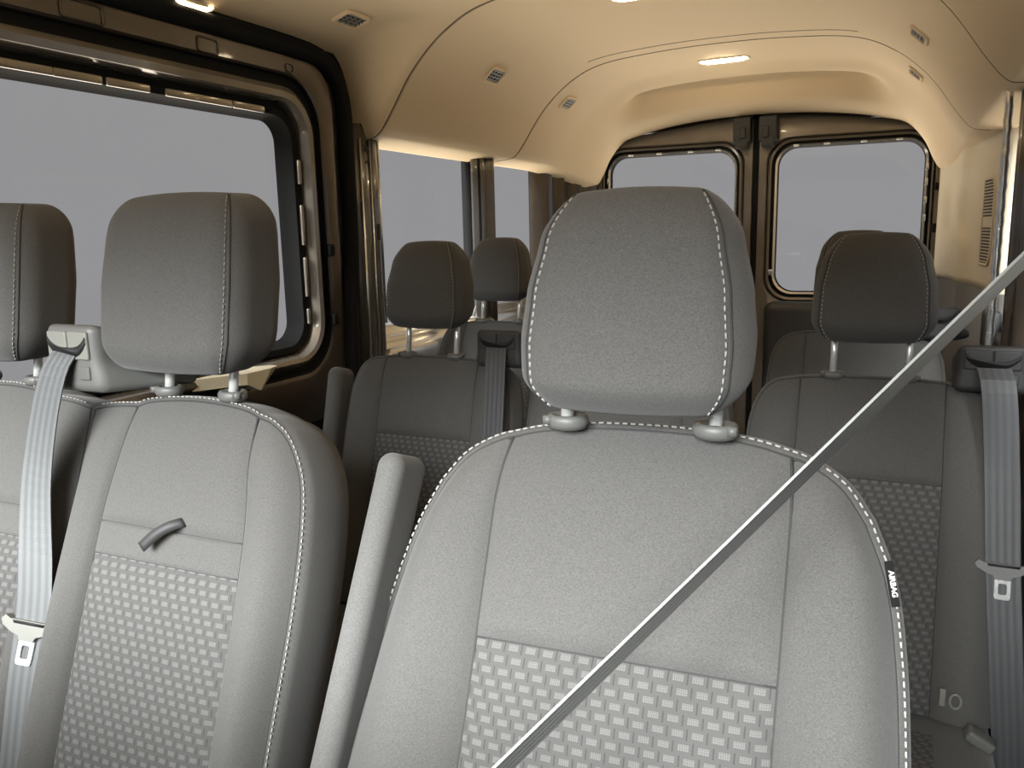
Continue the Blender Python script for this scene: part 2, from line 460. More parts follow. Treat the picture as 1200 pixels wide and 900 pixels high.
def headrest(root, c, hw, hd, hh, r, prof, tilt=8, posts=.062, post_z=0, seat_z=0, stitch=True, stitch_in=.0, stitch_l=None, collar=True, mat=None, post_y=.012):
    """c centre; prof = list of (v,width factor,depth factor) for v from -1 (bottom) to 1 (top)"""
    c = V(*c); tl = math.tan(math.radians(tilt))
    def fac(v, k):
        pr = prof
        if v <= pr[0][0]: return pr[0][k]
        for a, b in zip(pr, pr[1:]):
            if v <= b[0]:
                t = (v - a[0]) / (b[0] - a[0]); t = t * t * (3 - 2 * t) * .4 + t * .6
                return lerp(a[k], b[k], t)
        return pr[-1][k]
    def warp(p):
        v = p.z / hh; w = fac(v, 1); d = fac(v, 2)
        x = p.x * w; y = p.y * d
        y += (1 - math.cos((p.x / hw) * .9)) * .028 * lerp(1, .4, sstep(-hd, hd, p.y))      # face curves round to the sides
        z = p.z + (.006 * (1 - (p.x / hw) ** 2) if p.z > 0 else -.003 * (1 - (p.x / hw) ** 2))
        return c + V(x, y + z * tl, z)
    mb = MB(); mb.rbox((0, 0, 0), (hw, hd, hh), r, warp=warp, n=8, sub=12)
    h = mb.obj('headrest', mat or FAB, root)
    def surf(x, y, z, nx, ny, nz):
        rr = r; q = V(max(-(hw - rr), min(hw - rr, x)), max(-(hd - rr), min(hd - rr, y)), max(-(hh - rr), min(hh - rr, z)))
        return warp(q + V(nx, ny, nz).normalized() * (rr + .0004))
    if stitch:
        for sg in (1, -1):
            st = MB(); cord = MB()
            pts = []; nn = []; cp = []
            K = 60
            for k in range(K + 1):
                u = k / K
                if u < .14: ang = lerp(-62, 0, u / .14); z = -hh
                elif u > .86: ang = lerp(0, 70, (u - .86) / .14); z = hh
                else: ang = 0; z = lerp(-(hh - r), hh - r, (u - .14) / .72)
                a = math.radians(ang); ca, sa = math.cos(a), math.sin(a)
                si = stitch_in if sg > 0 or stitch_l is None else stitch_l
                th = math.radians(28 + si)
                nv = (sg * math.sin(th) * ca, -math.cos(th) * ca, sa)
                pts.append(surf(sg * hw, -hd, z, *nv)); nn.append(V(*nv).normalized())
                th2 = math.radians(36 + si); nv2 = (sg * math.sin(th2) * ca, -math.cos(th2) * ca, sa)
                cp.append(surf(sg * hw, -hd, z, *nv2))
            dashes(st, pts, nn, .0046, .0028, .00062)
            cord.tube(cp, .0011, 6)
            st.obj('stitching', STITCH, h); cord.obj('seam_shadow', SEAMD, h)
    for sg in (-1, 1):
        p = MB(); zt = c.z - hh + .03; zb = seat_z - .004
        yy = c.y + post_y; px = c.x + sg * posts
        p.tube([(px, yy + (zb - c.z) * tl, zb), (px, yy + (zt - c.z) * tl, zt)], .0062, 14)
        p.obj('headrest_post', CHR, h)
    if collar:
        for sg in (-1, 1):
            q = MB(); px = c.x + sg * posts; yy = c.y + post_y + (seat_z - c.z) * tl
            prof2 = [(.0072, .004), (.0095, .004), (.0115, .0085), (.0135, .0098), (.0168, .0092), (.0186, .006), (.0186, .001), (.016, -.004), (.004, -.004)]
            rings = [[V(px + a * 1.12 * math.cos(2 * PI * k / 24), yy + a * .92 * math.sin(2 * PI * k / 24), seat_z + z) for k in range(24)] for a, z in prof2]
            q.loft(rings, cap=True)
            q.box((px + .016 * sg, yy - .008, seat_z + .005), (.004, .006, .004))
            q.obj('post_collar', PLG, root)
    return h

def cushion(root, yb, zb, w, depth, mats=None):
    """seat cushion with side bolsters, a base and feet"""
    mb = MB()
    def wp(p):
        x = p.x; z = p.z
        if z > 0: z += .018 * sstep(.14, .20, abs(x)) - .012 * sstep(-.5, .5, p.y / depth * 1.0)
        return V(x, p.y, z)
    mb.rbox((0, yb - depth / 2 + .02, zb), (w, depth / 2, .075), .045, warp=wp, n=5, sub=10)
    mb.obj('seat_cushion', FAB, root)
    rows = []; uv = []
    for j in range(13):
        y = lerp(yb - depth + .08, yb - .12, j / 12); r = []; u = []
        for i in range(9):
            x = lerp(-.125, .125, i / 8)
            z = zb + .0755 - .012 * sstep(-.5, .5, (y - (yb - depth / 2 + .02)) / depth) + .003 * (1 - abs(2 * i / 8 - 1) ** 8)
            r.append(V(x, y, z)); u.append((x / .0172 + 40, y / .0112 + 40))
        rows.append(r); uv.append(u)
    m2 = MB(); m2.grid(rows, 0, uv); m2.obj('cushion_insert', WOV, root, uv=True)
    b = MB(); b.rbox((0, yb - depth / 2 + .03, zb - .11), (w - .03, depth / 2 - .03, .05), .02); b.obj('seat_frame', PLD, root)
    for sx in (-1, 1):
        l = MB()
        l.rbox((sx * (w - .08), yb - depth / 2 + .03, (zb - .14) / 2), (.02, depth / 2 - .08, (zb - .14) / 2), .012, n=3)
        l.rbox((sx * (w - .08), yb - depth / 2 + .03, .012), (.035, depth / 2 - .05, .012), .008, n=3)
        l.obj('leg', PLD, root)

def belt_guide(root, c, w=.05, h=.045, depth=.10, flare=.03, mat=None, insert=None):
    """moulded belt outlet: body, two-piece faceplate and a smile-shaped slot"""
    c = V(*c)
    mb = MB()
    def wp(p):
        t = (p.y + depth / 2) / depth                  # 0 front .. 1 rear
        s = 1 + .0 * t
        z = p.z * (1 - .35 * t) - .02 * t
        x = p.x * (1 + .10 * t) + flare * t * (1 if p.x > 0 else .25) * (1 if p.z < 0 else .4)
        if p.z < -h * .3: x = x * 1.06
        return V(x, p.y, z)
    mb.rbox(c + V(0, depth / 2, 0), (w, depth / 2, h), .013, warp=wp, n=5, sub=6)
    b = mb.obj('belt_guide', mat or PLG, root)
    zf = h * .36
    for sg in (-1, 1):
        m = MB(); m.rbox(c + V(sg * w * .415, -.0005, zf), (w * .40, .003, h * .40), .0028, n=3, sub=3); m.obj('faceplate', insert or PLG, b)
    sl = MB(); top = []; bot = []; n = 20
    for k in range(n + 1):
        u = 2 * k / n - 1; x = u * w * .78
        zc = zf - h * .20 + h * .36 * abs(u) ** 3
        th = h * .15 * (1.0 - .35 * u * u)
        top.append((x, zc + th)); bot.append((x, zc - th))
    loop = top + bot[::-1]
    sl.loft([[c + V(x, -.0045, z) for x, z in loop], [c + V(x, .004, z) for x, z in loop]], cap=True)
    sl.obj('belt_slot', BLK, b)
    # release catch under the slot
    q = MB(); q.rbox(c + V(w * .55, .0, -h * .42), (w * .22, .003, h * .20), .0028, n=3, sub=3); q.obj('catch', mat or PLG, b)
    return b

def ribbon(mb, pts, wv, th=.0009, v0=0):
    """belt strap: pts centre line, wv half-width vectors"""
    vs = []; uv = []; L = 0; n = len(pts)
    for i in range(n):
        if i: L += (pts[i] - pts[i - 1]).length
        t = (pts[min(i + 1, n - 1)] - pts[max(i - 1, 0)]).normalized(); nr = t.cross(wv[i]).normalized() * th
        a, b = pts[i] - wv[i], pts[i] + wv[i]
        vs += [a + nr, b + nr, b - nr, a - nr]; uv += [(0, L), (1, L), (1, L), (0, L)]
    f = [(i * 4 + k, i * 4 + (k + 1) % 4, i * 4 + 4 + (k + 1) % 4, i * 4 + 4 + k) for i in range(n - 1) for k in range(4)]
    f += [(3, 2, 1, 0), tuple((n - 1) * 4 + k for k in range(4))]
    mb.add(vs, f, 0, uv)

def belt(name, label, ctr, hws, tongue_at, tw=.032, mat=None, tmat=None, mmat=None, group=None, tongue_dir=None, scale=1.0):
    """ctr: key points down the strap; hws: half-width vectors; tongue_at: parameter 0..1"""
    base = V(*ctr[-1])
    root = empty(name, base, label, 'seat belt', group)
    P = [p - base for p in (Vector(q) for q in catmull(ctr, 40))]
    Wv = []
    for k in range(41):
        u = k / 40 * (len(hws) - 1); i = min(int(u), len(hws) - 2); Wv.append(V(*hws[i]).lerp(V(*hws[i + 1]), u - i))
    mb = MB(); ribbon(mb, P, Wv); mb.obj('webbing', mat or WEB, root, uv=True, smooth=False)
    if tongue_at is not None:
        k = int(tongue_at * 40); p = P[k]; X = Wv[k].normalized(); Z = (P[k - 1] - P[k + 1]).normalized()
        Y = Z.cross(X).normalized(); Z = X.cross(Y)
        if Y.y < 0: Y = -Y
        M = Matrix((X, Y, Z)).transposed()
        if tongue_dir: M = M @ Matrix.Rotation(math.radians(tongue_dir), 3, 'Y')
        def T(x, y, z): return p + M @ V(x, y, z)
        def plate(outl, y0, y1, hole=None):
            m = MB()
            if hole is None:
                m.loft([[T(x, y0, z) for x, z in outl], [T(x, y1, z) for x, z in outl]], cap=True)
            else:
                m.loft([[T(x, y0, z) for x, z in hole], [T(x, y0, z) for x, z in outl], [T(x, y1, z) for x, z in outl], [T(x, y1, z) for x, z in hole], [T(x, y0, z) for x, z in hole]])
            return m
        s = scale
        body = [(-.036, .010), (-.028, .006), (.028, .006), (.038, .012), (.041, .008), (.038, -.001), (.024, -.010), (.013, -.014), (.010, -.020), (-.010, -.020), (-.013, -.014), (-.024, -.011), (-.038, -.003), (-.041, .004)]
        body = [(x * s, z * s) for x, z in body]
        lp = plate(body, -.0075, .0035).obj('latch_plate', tmat or PLG, root, smooth=False)
        ol = [(x * s, z * s) for x, z in roundrect(-.0115, .0115, -.052, -.018, .004, 3)]; ho = [(x * s, z * s) for x, z in roundrect(-.0060, .0060, -.044, -.026, .003, 3)]
        plate(ol, -.0045, -.0022, ho).obj('metal_tongue', mmat or STEEL, lp, smooth=False)
        sl = MB(); sl.add([T(x * s, -.0079, z * s) for x, z in ((-.022, .0035), (.022, .0035), (.022, .0012), (-.022, .0012))], [(0, 1, 2, 3)])
        m2 = MB(); m2.loft([[T(x * s, y, z * s) for x, z in ((-.024, .005), (.024, .005), (.022, .001), (-.022, .001))] for y in (-.0082, -.006)], cap=True)
        m2.obj('strap_slot', BLK, lp)
    return root

# ---- driver's seat
DX, DY = .35, .72
drv = empty('driver_seat', (DX, DY, 0), "nearest grey seat, large tapered headrest, pale stitching and airbag tag on its side", 'seat')
drv.rotation_euler.z = math.radians(3)
Pd0 = frame(-.02, .97, 18)
Pd = lambda x, z, d=0: Pd0(x + .035 * z, z, d)
seat_back(drv, Pd, dict(
    side=[(.258, -.58), (.253, -.45), (.246, -.32), (.237, -.22), (.228, -.13), (.215, -.061), (.196, -.015)],
    left=([(.290, -.58), (.284, -.45), (.270, -.32), (.254, -.22), (.238, -.13), (.220, -.061), (.199, -.014)], [(.199, -.014), (.176, .015), (.143, .034), (.132, .037)]),
    top=[(.196, -.015), (.174, .014), (.142, .034), (.105, .044), (.06, .050), (0, .052)],
    seam=[(.150, -.58), (.146, -.40), (.140, -.25), (.138, -.10), (.136, .0), (.132, .037)],
    bulge=lambda z: lerp(.042, .008, sstep(-.45, .05, z)),
    thick=.12, edge=.020, mat=FAB,
    gusset=[(0, -.020), (.006, -.022), (.010, -.032), (.011, -.055), (.006, -.085), (-.012, -.105), (-.045, -.115)],
    stitch_off=.005,
    cuts=[('woven_panel', -.58, -.158, WOV, .004), ('upper_panel', -.158, None, FAB, .004)]))
cushion(drv, .0 - .10, .38, .255, .50)
headrest(drv, (-.002, -.012, 1.137), .102, .048, .094, .036,
         [(-1, .93, .85), (-.72, 1.0, 1), (-.35, 1.02, 1.02), (.1, .98, .98), (.55, .89, .86), (1, .765, .66)], tilt=9, posts=.070, seat_z=1.018, post_y=.034)
# airbag tag sewn into the outer seam
tagm = MB()
a = Pd(.2160, -.044, -.0165); b = Pd(.2240, -.079, -.0165)
ax = (b - a).normalized(); nr = V(.35, -.9, .25); nr = (nr - ax * nr.dot(ax)).normalized(); sd = ax.cross(nr).normalized()
Mt = Matrix((ax, sd, nr)).transposed(); ctr = (a + b) / 2
tagm.rbox(ctr, ((b - a).length * .52, .0034, .0012), .001, M=Mt, n=3, sub=2)
tg = tagm.obj('airbag_tag', RUB, drv)
def text_part(txt, size, o, xa, ya, nr, mat, parent, name):
    cu = bpy.data.curves.new(name, 'FONT'); cu.body = txt; cu.size = size; cu.align_x = 'CENTER'; cu.align_y = 'CENTER'; cu.extrude = .0001; cu.offset = size * .025
    to = bpy.data.objects.new(name, cu); COL.objects.link(to)
    bpy.context.view_layer.update()
    me = bpy.data.meshes.new_from_object(to.evaluated_get(bpy.context.evaluated_depsgraph_get()))
    bpy.data.objects.remove(to); bpy.data.curves.remove(cu)
    M = Matrix((xa, ya, nr)).transposed().to_4x4(); M.translation = o
    me.transform(M); me.materials.append(mat); me.name = name
    ob = bpy.data.objects.new(name, me); COL.objects.link(ob); ob.parent = parent
    return ob
WHT = simple('white print', (.8, .8, .78), .6)
text_part('AIRBAG', .0062, ctr + nr * .0014, ax, nr.cross(ax).normalized(), nr, WHT, tg, 'lettering')
# folded-up armrest on the inboard side
ar = MB()
def armw(p): return V(p.x, p.y, p.z)
Ma = Matrix.Rotation(math.radians(6.5), 3, 'Y') @ Matrix.Rotation(math.radians(-20), 3, 'X')
ar.rbox((-.274, -.082, .754), (.0150, .036, .235), .0145, M=Ma, n=6, sub=10)
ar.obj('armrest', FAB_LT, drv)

# ---- front double bench
BX, BY = -.274, .80
bench = empty('front_bench_seat', (BX, BY, 0), 'grey double front bench seat by the left side window, with a pull strap', 'bench seat')
Pb0 = frame(-.02, .998, 20)
bspec = dict(
    side=[(.196, -.60), (.197, -.40), (.201, -.25), (.197, -.15), (.186, -.09), (.165, -.052), (.150, -.036)],
    top=[(.150, -.036), (.128, -.024), (.09, -.012), (.045, -.006), (0, -.004)],
    seam=[(.128, -.60), (.128, -.35), (.126, -.22), (.122, -.15), (.112, -.08), (.106, -.018)],
    bulge=lambda z: lerp(.022, .008, sstep(-.4, 0, z)), thick=.12, edge=.014, mat=FAB,
    gusset=[(0, -.014), (.006, -.016), (.011, -.030), (.014, -.065), (.010, -.10), (-.01, -.125), (-.04, -.135)], stitch_off=.0045,
    cuts=[('woven_panel', -.60, -.219, WOV, .004), ('plain_band', -.219, -.176, FAB, .002), ('upper_panel', -.176, None, FAB, .004)])
bspec['left'] = ([(.190, -.60), (.190, -.40), (.190, -.25), (.190, -.12), (.190, -.06), (.190, -.04), (.188, -.027)], [(.188, -.027), (.160, -.022), (.130, -.019), (.106, -.018)])
bspec['stitch_span'] = (0, 88)
for off in (0, -.385):
    Pb = (lambda o, g: (lambda x, z, d=0: Pb0(g * x + o, z, d)))(off, 1 if off == 0 else -1)
    seat_back(bench, Pb, bspec)
    headrest(bench, (off - .007, -.002, 1.144), .122, .056, .110, .037,
             [(-1, .90, .92), (-.6, .99, 1.02), (0, 1.0, 1.03), (.5, .97, .98), (1, .91, .86)], tilt=9, posts=.057, seat_z=.995, post_y=.030, stitch_in=6, stitch_l=42)
c2 = empty('tmp', (0, 0, 0), None, None); 
for off in (0, -.385):
    t0 = set(bench.children); cushion(bench, -.12, .38, .19, .50)
    for ch in bench.children:
        if ch not in t0: ch.location.x += off
bpy.data.objects.remove(c2)
belt_guide(bench, (-.161, -.066, 1.049), .047, .047, .12, .05, insert=PLL)
# pull strap on the plain band
ps = MB(); pts = [V(.030, -.078, .848), V(.020, -.088, .846), V(.002, -.098, .836), V(-.018, -.106, .818)]
cp = [Vector(p) for p in catmull(pts, 12)]; ribbon(ps, cp, [V(.0042, 0, -.0052)] * 13, .0012); ps.obj('pull_strap', PLD, bench)

# ---- rear passenger seats: one template, then copies
def rear_seat(guide):
    r = empty('passenger_seat', (0, 0, 0), 'x', 'seat')
    P = frame(-.02, .93, 16)
    seat_back(r, P, dict(
        side=[(.213, -.57), (.213, -.40), (.211, -.25), (.207, -.13), (.200, -.07), (.186, -.034), (.176, -.022)],
        top=[(.176, -.022), (.160, -.012), (.13, -.006), (.07, -.001), (0, 0)],
        seam=[(.122, -.57), (.122, -.35), (.122, -.20), (.121, -.10), (.120, -.004)],
        bulge=lambda z: lerp(.022, .006, sstep(-.4, 0, z)), thick=.1, edge=.012, mat=FAB, stitch=False,
        gusset=[(0, -.012), (.005, -.014), (.008, -.028), (.008, -.06), (.003, -.085), (-.03, -.095)],
        cuts=[('woven_panel', -.57, -.182, WOV, .004), ('upper_panel', -.182, None, FAB, .004)]))
    headrest(r, (-.003, -.004, 1.088), .103, .048, .092, .036,
             [(-1, .93, .9), (-.6, 1.0, 1), (0, .98, 1), (.5, .88, .9), (1, .70, .72)], tilt=8, posts=.0625, seat_z=.926, post_y=.026)
    cushion(r, -.10, .31, .215, .46)
    if guide:
        belt_guide(r, (.184, -.045, .958), .052, .042, .09, .02, mat=PLD, insert=PLD)
        # child-seat anchor tag on the lower bolster and a buckle on the cushion
        t = MB(); o = V(.148, -.200, .436)
        t.rbox(o + V(-.011, 0, 0), (.0045, .002, .015), .0015, n=2, sub=2)
        ring = [o + V(.008 + .008 * math.cos(q * PI / 10), -.001 , .0125 * math.sin(q * PI / 10) - .003) for q in range(20)]
        t.tube(ring, .0024, 6, closed=True); t.obj('anchor_tag', PLL, r)
        bk = MB(); bk.rbox((.190, -.24, .398), (.022, .015, .010), .006, M=Matrix.Rotation(.5, 3, 'Y'), n=3, sub=3); bk.obj('belt_buckle', PLG, r)
    return r
S_g = rear_seat(True)
S_n = rear_seat(False)
R2Y, R3Y = 1.60, 2.30
gr2, gr3 = 'second row seats', 'third row seats'
def put(o, x, y, label, group):
    o.location = (x, y, 0); o['label'] = label; o['category'] = 'seat'; o['group'] = group; return o
seatR2L = put(S_g, -.385, R2Y, 'dark grey second-row seat seen between the front bench and the nearest headrest', gr2)
seatR2M = put(S_n, .075, R2Y, 'dark grey second-row seat hidden behind the large nearest headrest', gr2)
seatR2R = put(copy_tree(S_g), .53, R2Y, 'dark grey second-row seat on the right with the hanging belt at its shoulder', gr2)
seatR3L = put(copy_tree(S_n), -.545, R3Y, 'dark grey third-row seat on the left, its headrest against the side pillar', gr3)
seatR3R = put(copy_tree(S_g), .475, R3Y, 'dark grey third-row seat in front of the right rear door, mostly hidden', gr3)
# upright armrest on the aisle side of the left second-row seat
a2 = MB(); a2.rbox((-.236, -.075, .715), (.020, .036, .185), .0195, M=Matrix.Rotation(math.radians(-15), 3, 'X'), n=5, sub=8); a2.obj('armrest', FAB, seatR2L)

# ------------------------------------------------------------------ seat belts
belt('seat_belt', 'pale grey seat belt hanging from the guide between the two front bench headrests',
     [(-.436, .735, 1.062), (-.448, .722, 1.04), (-.482, .700, .90), (-.472, .664, .722), (-.464, .630, .62), (-.450, .590, .50)],
     [(.0225, .002, 0), (.0225, .004, 0), (.0235, .008, .002), (.0240, .008, .002), (.0240, .006, 0)], .66, tmat=PLL, mmat=CHR, tongue_dir=12)
belt('seat_belt', 'dark seat belt hanging straight beside the right second-row seat, bright tongue on it',
     [(.716, 1.549, .960), (.722, 1.535, .94), (.736, 1.515, .80), (.746, 1.480, .64), (.757, 1.45, .50), (.772, 1.42, .30), (.780, 1.40, .10)],
     [(.0255, 0, 0), (.0255, 0, 0), (.0245, 0, 0), (.0235, 0, 0), (.0200, .012, 0)], .385, mat=WEBD, tongue_dir=0)
belt('seat_belt', 'dark seat belt hanging from the left second-row seat beside the nearest headrest',
     [(-.200, 1.549, .960), (-.197, 1.538, .94), (-.190, 1.50, .80), (-.184, 1.46, .64), (-.180, 1.42, .46)],
     [(.0235, 0, 0), (.0235, 0, 0), (.0255, 0, 0), (.0255, 0, 0)], None, mat=WEBD)
A = V(.735, .7422, 1.2792); Bp = V(.1898, .393, .6767); dirv = (Bp - A).normalized()
vw = ((A + Bp) / 2 - V(.555, 0, 1.2)).normalized()
wv = vw - dirv * vw.dot(dirv); wv.normalize(); prp = dirv.cross(wv)
wb = (wv * math.cos(math.radians(14)) + prp * math.sin(math.radians(14))) * .0235
wt = (wv * math.cos(math.radians(9)) + prp * math.sin(math.radians(9))) * .0235
fb = belt('seat_belt', "pale diagonal seat belt stretched edge-on across the nearest seat", [tuple(A), tuple(A.lerp(Bp, .5)), tuple(Bp)], [tuple(wt), tuple(wt), tuple(wb)], None, mat=WEBL)
an = MB(); an.rbox(A - Bp + V(.006, .0, .004), (.018, .035, .045), .012); an.obj('belt_guide', PLD, fb)
bk = MB(); bk.rbox(V(-.012, -.012, -.03), (.03, .016, .045), .01, M=Matrix.Rotation(.6, 3, 'Y')); bk.obj('buckle', PLD, fb)

# ------------------------------------------------------------------ headliner
S1 = [(0, 1.79), (.2, 1.785), (.40, 1.765), (.52, 1.715), (.62, 1.63), (.70, 1.52), (.735, 1.478), (.765, 1.462), (.84, 1.45)]
S0 = [(0, 1.79), (.2, 1.785), (.40, 1.765), (.52, 1.745), (.62, 1.725), (.70, 1.70), (.755, 1.683), (.785, 1.674), (.82, 1.665)]
S2 = [(0, 1.66), (.2, 1.655), (.38, 1.635), (.50, 1.61), (.575, 1.585), (.635, 1.52), (.67, 1.45), (.695, 1.41), (.73, 1.39)]
NS = 44
R1 = catmull(S1, NS); R0 = catmull(S0, NS); R2 = catmull(S2, NS)
def dens(S, q):
    """point at parameter q (0..8) on the polyline through S, smoothed"""
    return q
def secpt(S, q):
    i = min(int(q), len(S) - 2); t = q - i
    p = [Vector(S[max(0, i - 1)]), Vector(S[i]), Vector(S[i + 1]), Vector(S[min(len(S) - 1, i + 2)])]
    if i == 0: p[0] = Vector((-S[1][0], S[1][1]))
    return .5 * ((2 * p[1]) + (p[2] - p[0]) * t + (2 * p[0] - 5 * p[1] + 4 * p[2] - p[3]) * t * t + (3 * p[1] - p[0] - 3 * p[2] + p[3]) * t**3)
def ceil_pt(y, q, sg):
    a = secpt(S1, q)
    if sg < 0:
        b = secpt(S0, q); w = 1 - sstep(1.885, 1.948, y); a = a.lerp(b, w)
    w2 = sstep(3.22, 3.66, y); c = secpt(S2, q); a = a.lerp(c, w2)
    x, z = a
    z += .075 * math.exp(-((y - 3.44) / .055) ** 2) * (1 - sstep(.40, .54, x))          # recessed band ahead of the rear header
    return V(sg * x, y, z)
def groove(y0, x, y, half=.004, depth=.006):
    return depth if abs(y - y0) < half * .6 else 0
ys = []
y = -.35
while y < 3.69: ys.append(y); y += .03
seams = [(1.96, 2.0), (2.85, 2.0), (2.765, .43)]
for (s0, xm) in seams:
    ys = [t for t in ys if abs(t - s0) > .012]
    ys += [s0 - .010, s0 - .0055, s0 - .0045, s0 + .0045, s0 + .0055, s0 + .010]
ys.append(3.68); ys = sorted(ys)
rows = []
qs = [8 * k / 56 for k in range(57)]
for y in ys:
    row = []
    for sg in (-1, 1):
        seq = list(reversed(qs)) if sg < 0 else qs[1:]
        for q in seq:
            fwd = .075 * sstep(6.0, 8.0, q) * (1 - sstep(3.2, 3.5, y)) * (sstep(1.4, 1.9, y) if sg > 0 else sstep(2.2, 2.7, y))
            p = ceil_pt(y, q, sg); p.y -= fwd
            for (s0, xm) in seams:
                if abs(y - s0) < .005:
                    k = 1 - sstep(xm - .05, xm, abs(p.x)); p.z += .010 * k; p.x += sg * .008 * k * (1 if q > 3 else 0)
            row.append(p)
    rows.append(row)
mb = MB(); mb.grid(rows)
hl = mb.obj('ceiling', HEAD); struct(hl)
sol = hl.modifiers.new('thickness', 'SOLIDIFY'); sol.thickness = .004; sol.offset = 1
for (s0, xm) in seams:
    sp_ = []
    for sg in (-1, 1):
        for q in (list(reversed(qs)) if sg < 0 else qs[1:]):
            p = ceil_pt(s0, q, sg)
            if abs(p.x) > xm or q > 7.4: continue
            fwd = .075 * sstep(6.0, 8.0, q) * (sstep(1.4, 1.9, s0) if sg > 0 else sstep(2.2, 2.7, s0))
            sp_.append((p.x + sg * .002 * (1 if q > 3 else 0), s0 - fwd, p.z + .0015))
    sm_ = MB(); sm_.tube(sp_, .0032 if xm > 1 else .002, 6); sm_.obj('headliner_seam', SEAML, hl)
# roof skin above the headliner
rf = MB(); rr = []
for y in (-.40, 1.0, 2.4, 3.85):
    rr.append([V(x, y, z) for x, z in [(-.892, 1.50), (-.885, 1.62), (-.84, 1.78), (-.70, 1.87), (-.4, 1.90), (0, 1.91), (.4, 1.90), (.70, 1.87), (.84, 1.78), (.885, 1.62), (.892, 1.50)]])
rf.grid(rr); rfo = rf.obj('roof_skin', BRZ, hl)

def on_ceil(y, x):
    """point and inward normal of the headliner at y, |x|"""
    sg = 1 if x >= 0 else -1; lo, hi = 0, 8
    for _ in range(40):
        mid = (lo + hi) / 2
        if abs(ceil_pt(y, mid, sg).x) < abs(x): lo = mid
        else: hi = mid
    p = ceil_pt(y, lo, sg); a = ceil_pt(y, max(0, lo - .3), sg); b = ceil_pt(y, lo + .3, sg)
    u = (b - a).normalized() * (sg if True else 1)
    v = (ceil_pt(y + .03, lo, sg) - ceil_pt(y - .03, lo, sg)).normalized()
    n = u.cross(v).normalized()
    if n.z > 0: n = -n
    return p, n, u, v

# ---- air vents
def vent(y, x, label):
    p, n, u, v = on_ceil(y, x); v = (v - n * v.dot(n)).normalized(); u = v.cross(n)
    root = empty('air_vent', p + n * .001, label, 'vent', 'ceiling air vents')
    VS = 1.12
    M = Matrix((v * VS, u * VS, n)).transposed()
    o = roundrect(-.043, .043, -.026, .026, .010, 5); i = roundrect(-.036, .036, -.019, .019, .006, 5)
    m = MB(); m.loft([[M @ V(a, b, -.004) for a, b in o], [M @ V(a, b, .004) for a, b in o], [M @ V(a * .97, b * .96, .006) for a, b in o], [M @ V(a, b, .006) for a, b in i], [M @ V(a, b, -.003) for a, b in i]])
    m.obj('vent_frame', HEAD, root)
    k = MB(); k.loft([[M @ V(a, b, -.006) for a, b in i], [M @ V(a, b, .0005) for a, b in i]], cap=True); k.obj('vent_recess', BLK, root)
    s = MB()
    for j in range(4):
        s.box(M @ V(0, -.0142 + j * .0095, .0025), (.035, .0015, .0016), M=M)
    for j in range(3): s.box(M @ V(-.018 + j * .018, 0, .003), (.0016, .018, .0014), M=M)
    s.obj('vent_slats', PLL, root, smooth=False)
vent(1.745, -.66, 'small slatted beige air vent above the sliding door corner')
vent(2.36, -.578, 'small slatted beige air vent, middle one of the left ceiling slope')
vent(2.985, -.580, 'small slatted beige air vent, rearmost on the left ceiling slope')
vent(2.42, .583, 'small beige air vent on the right ceiling slope, ahead of the rear seam')
vent(2.995, .587, 'small beige air vent on the right ceiling slope, behind the rear seam')

# ---- dome lamps
def lamp(y, x, lu, lv, label, mat=None):
    p, n, u, v = on_ceil(y, x); v = (v - n * v.dot(n)).normalized(); u = v.cross(n)
    root = empty('dome_lamp', p, label, 'lamp', 'ceiling lamps')
    M = Matrix((u, v, n)).transposed()
    o = roundrect(-lu - .008, lu + .008, -lv - .008, lv + .008, lv * .7, 6); i = roundrect(-lu, lu, -lv, lv, lv * .6, 6)
    m = MB(); m.loft([[M @ V(a, b, -.004) for a, b in o], [M @ V(a, b, .002) for a, b in o], [M @ V(a * .99, b * .96, .004) for a, b in o], [M @ V(a, b, .004) for a, b in i], [M @ V(a, b, 0) for a, b in i]]); m.obj('lamp_bezel', TRIMB, root)
    l = MB(); l.loft([[M @ V(a, b, -.002) for a, b in i], [M @ V(a, b, .004) for a, b in i], [M @ V(a * .8, b * .7, .009) for a, b in i], [M @ V(a * .3, b * .3, .011) for a, b in i]], cap=True); l.obj('lamp_lens', mat or LAMP, root)
lamp(3.12, -.035, .082, .024, 'glowing warm dome lamp at the rear of the ceiling, above the rear doors')
lamp(2.165, -.06, .082, .026, 'glowing warm dome lamp at the middle of the ceiling, cut by the top edge', LAMPD)
lamp(1.36, -.785, .010, .045, 'glowing warm lamp strip above the sliding door', LAMPD)
# ---- blank oval cover behind the rear lamp
p, n, u, v = on_ceil(3.40, -.02); u = V(1, 0, 0); v = n.cross(u).normalized()
M = Matrix((u, v, n)).transposed()
cv = MB()
for z0, z1, k in ((0, .010, 1),):
    o = roundrect(-.085, .085, -.022, .022, .018, 6)
    cv.loft([[M @ V(a, b, -.004) for a, b in o], [M @ V(a, b, .007) for a, b in o], [M @ V(a * .97, b * .9, .011) for a, b in o], [M @ V(a * .9, b * .7, .012) for a, b in o]], cap=True)
tag(cv.obj('ceiling_cover', HEAD, loc=p), 'flat beige oval cover on the ceiling just behind the rear dome lamp', 'cover')

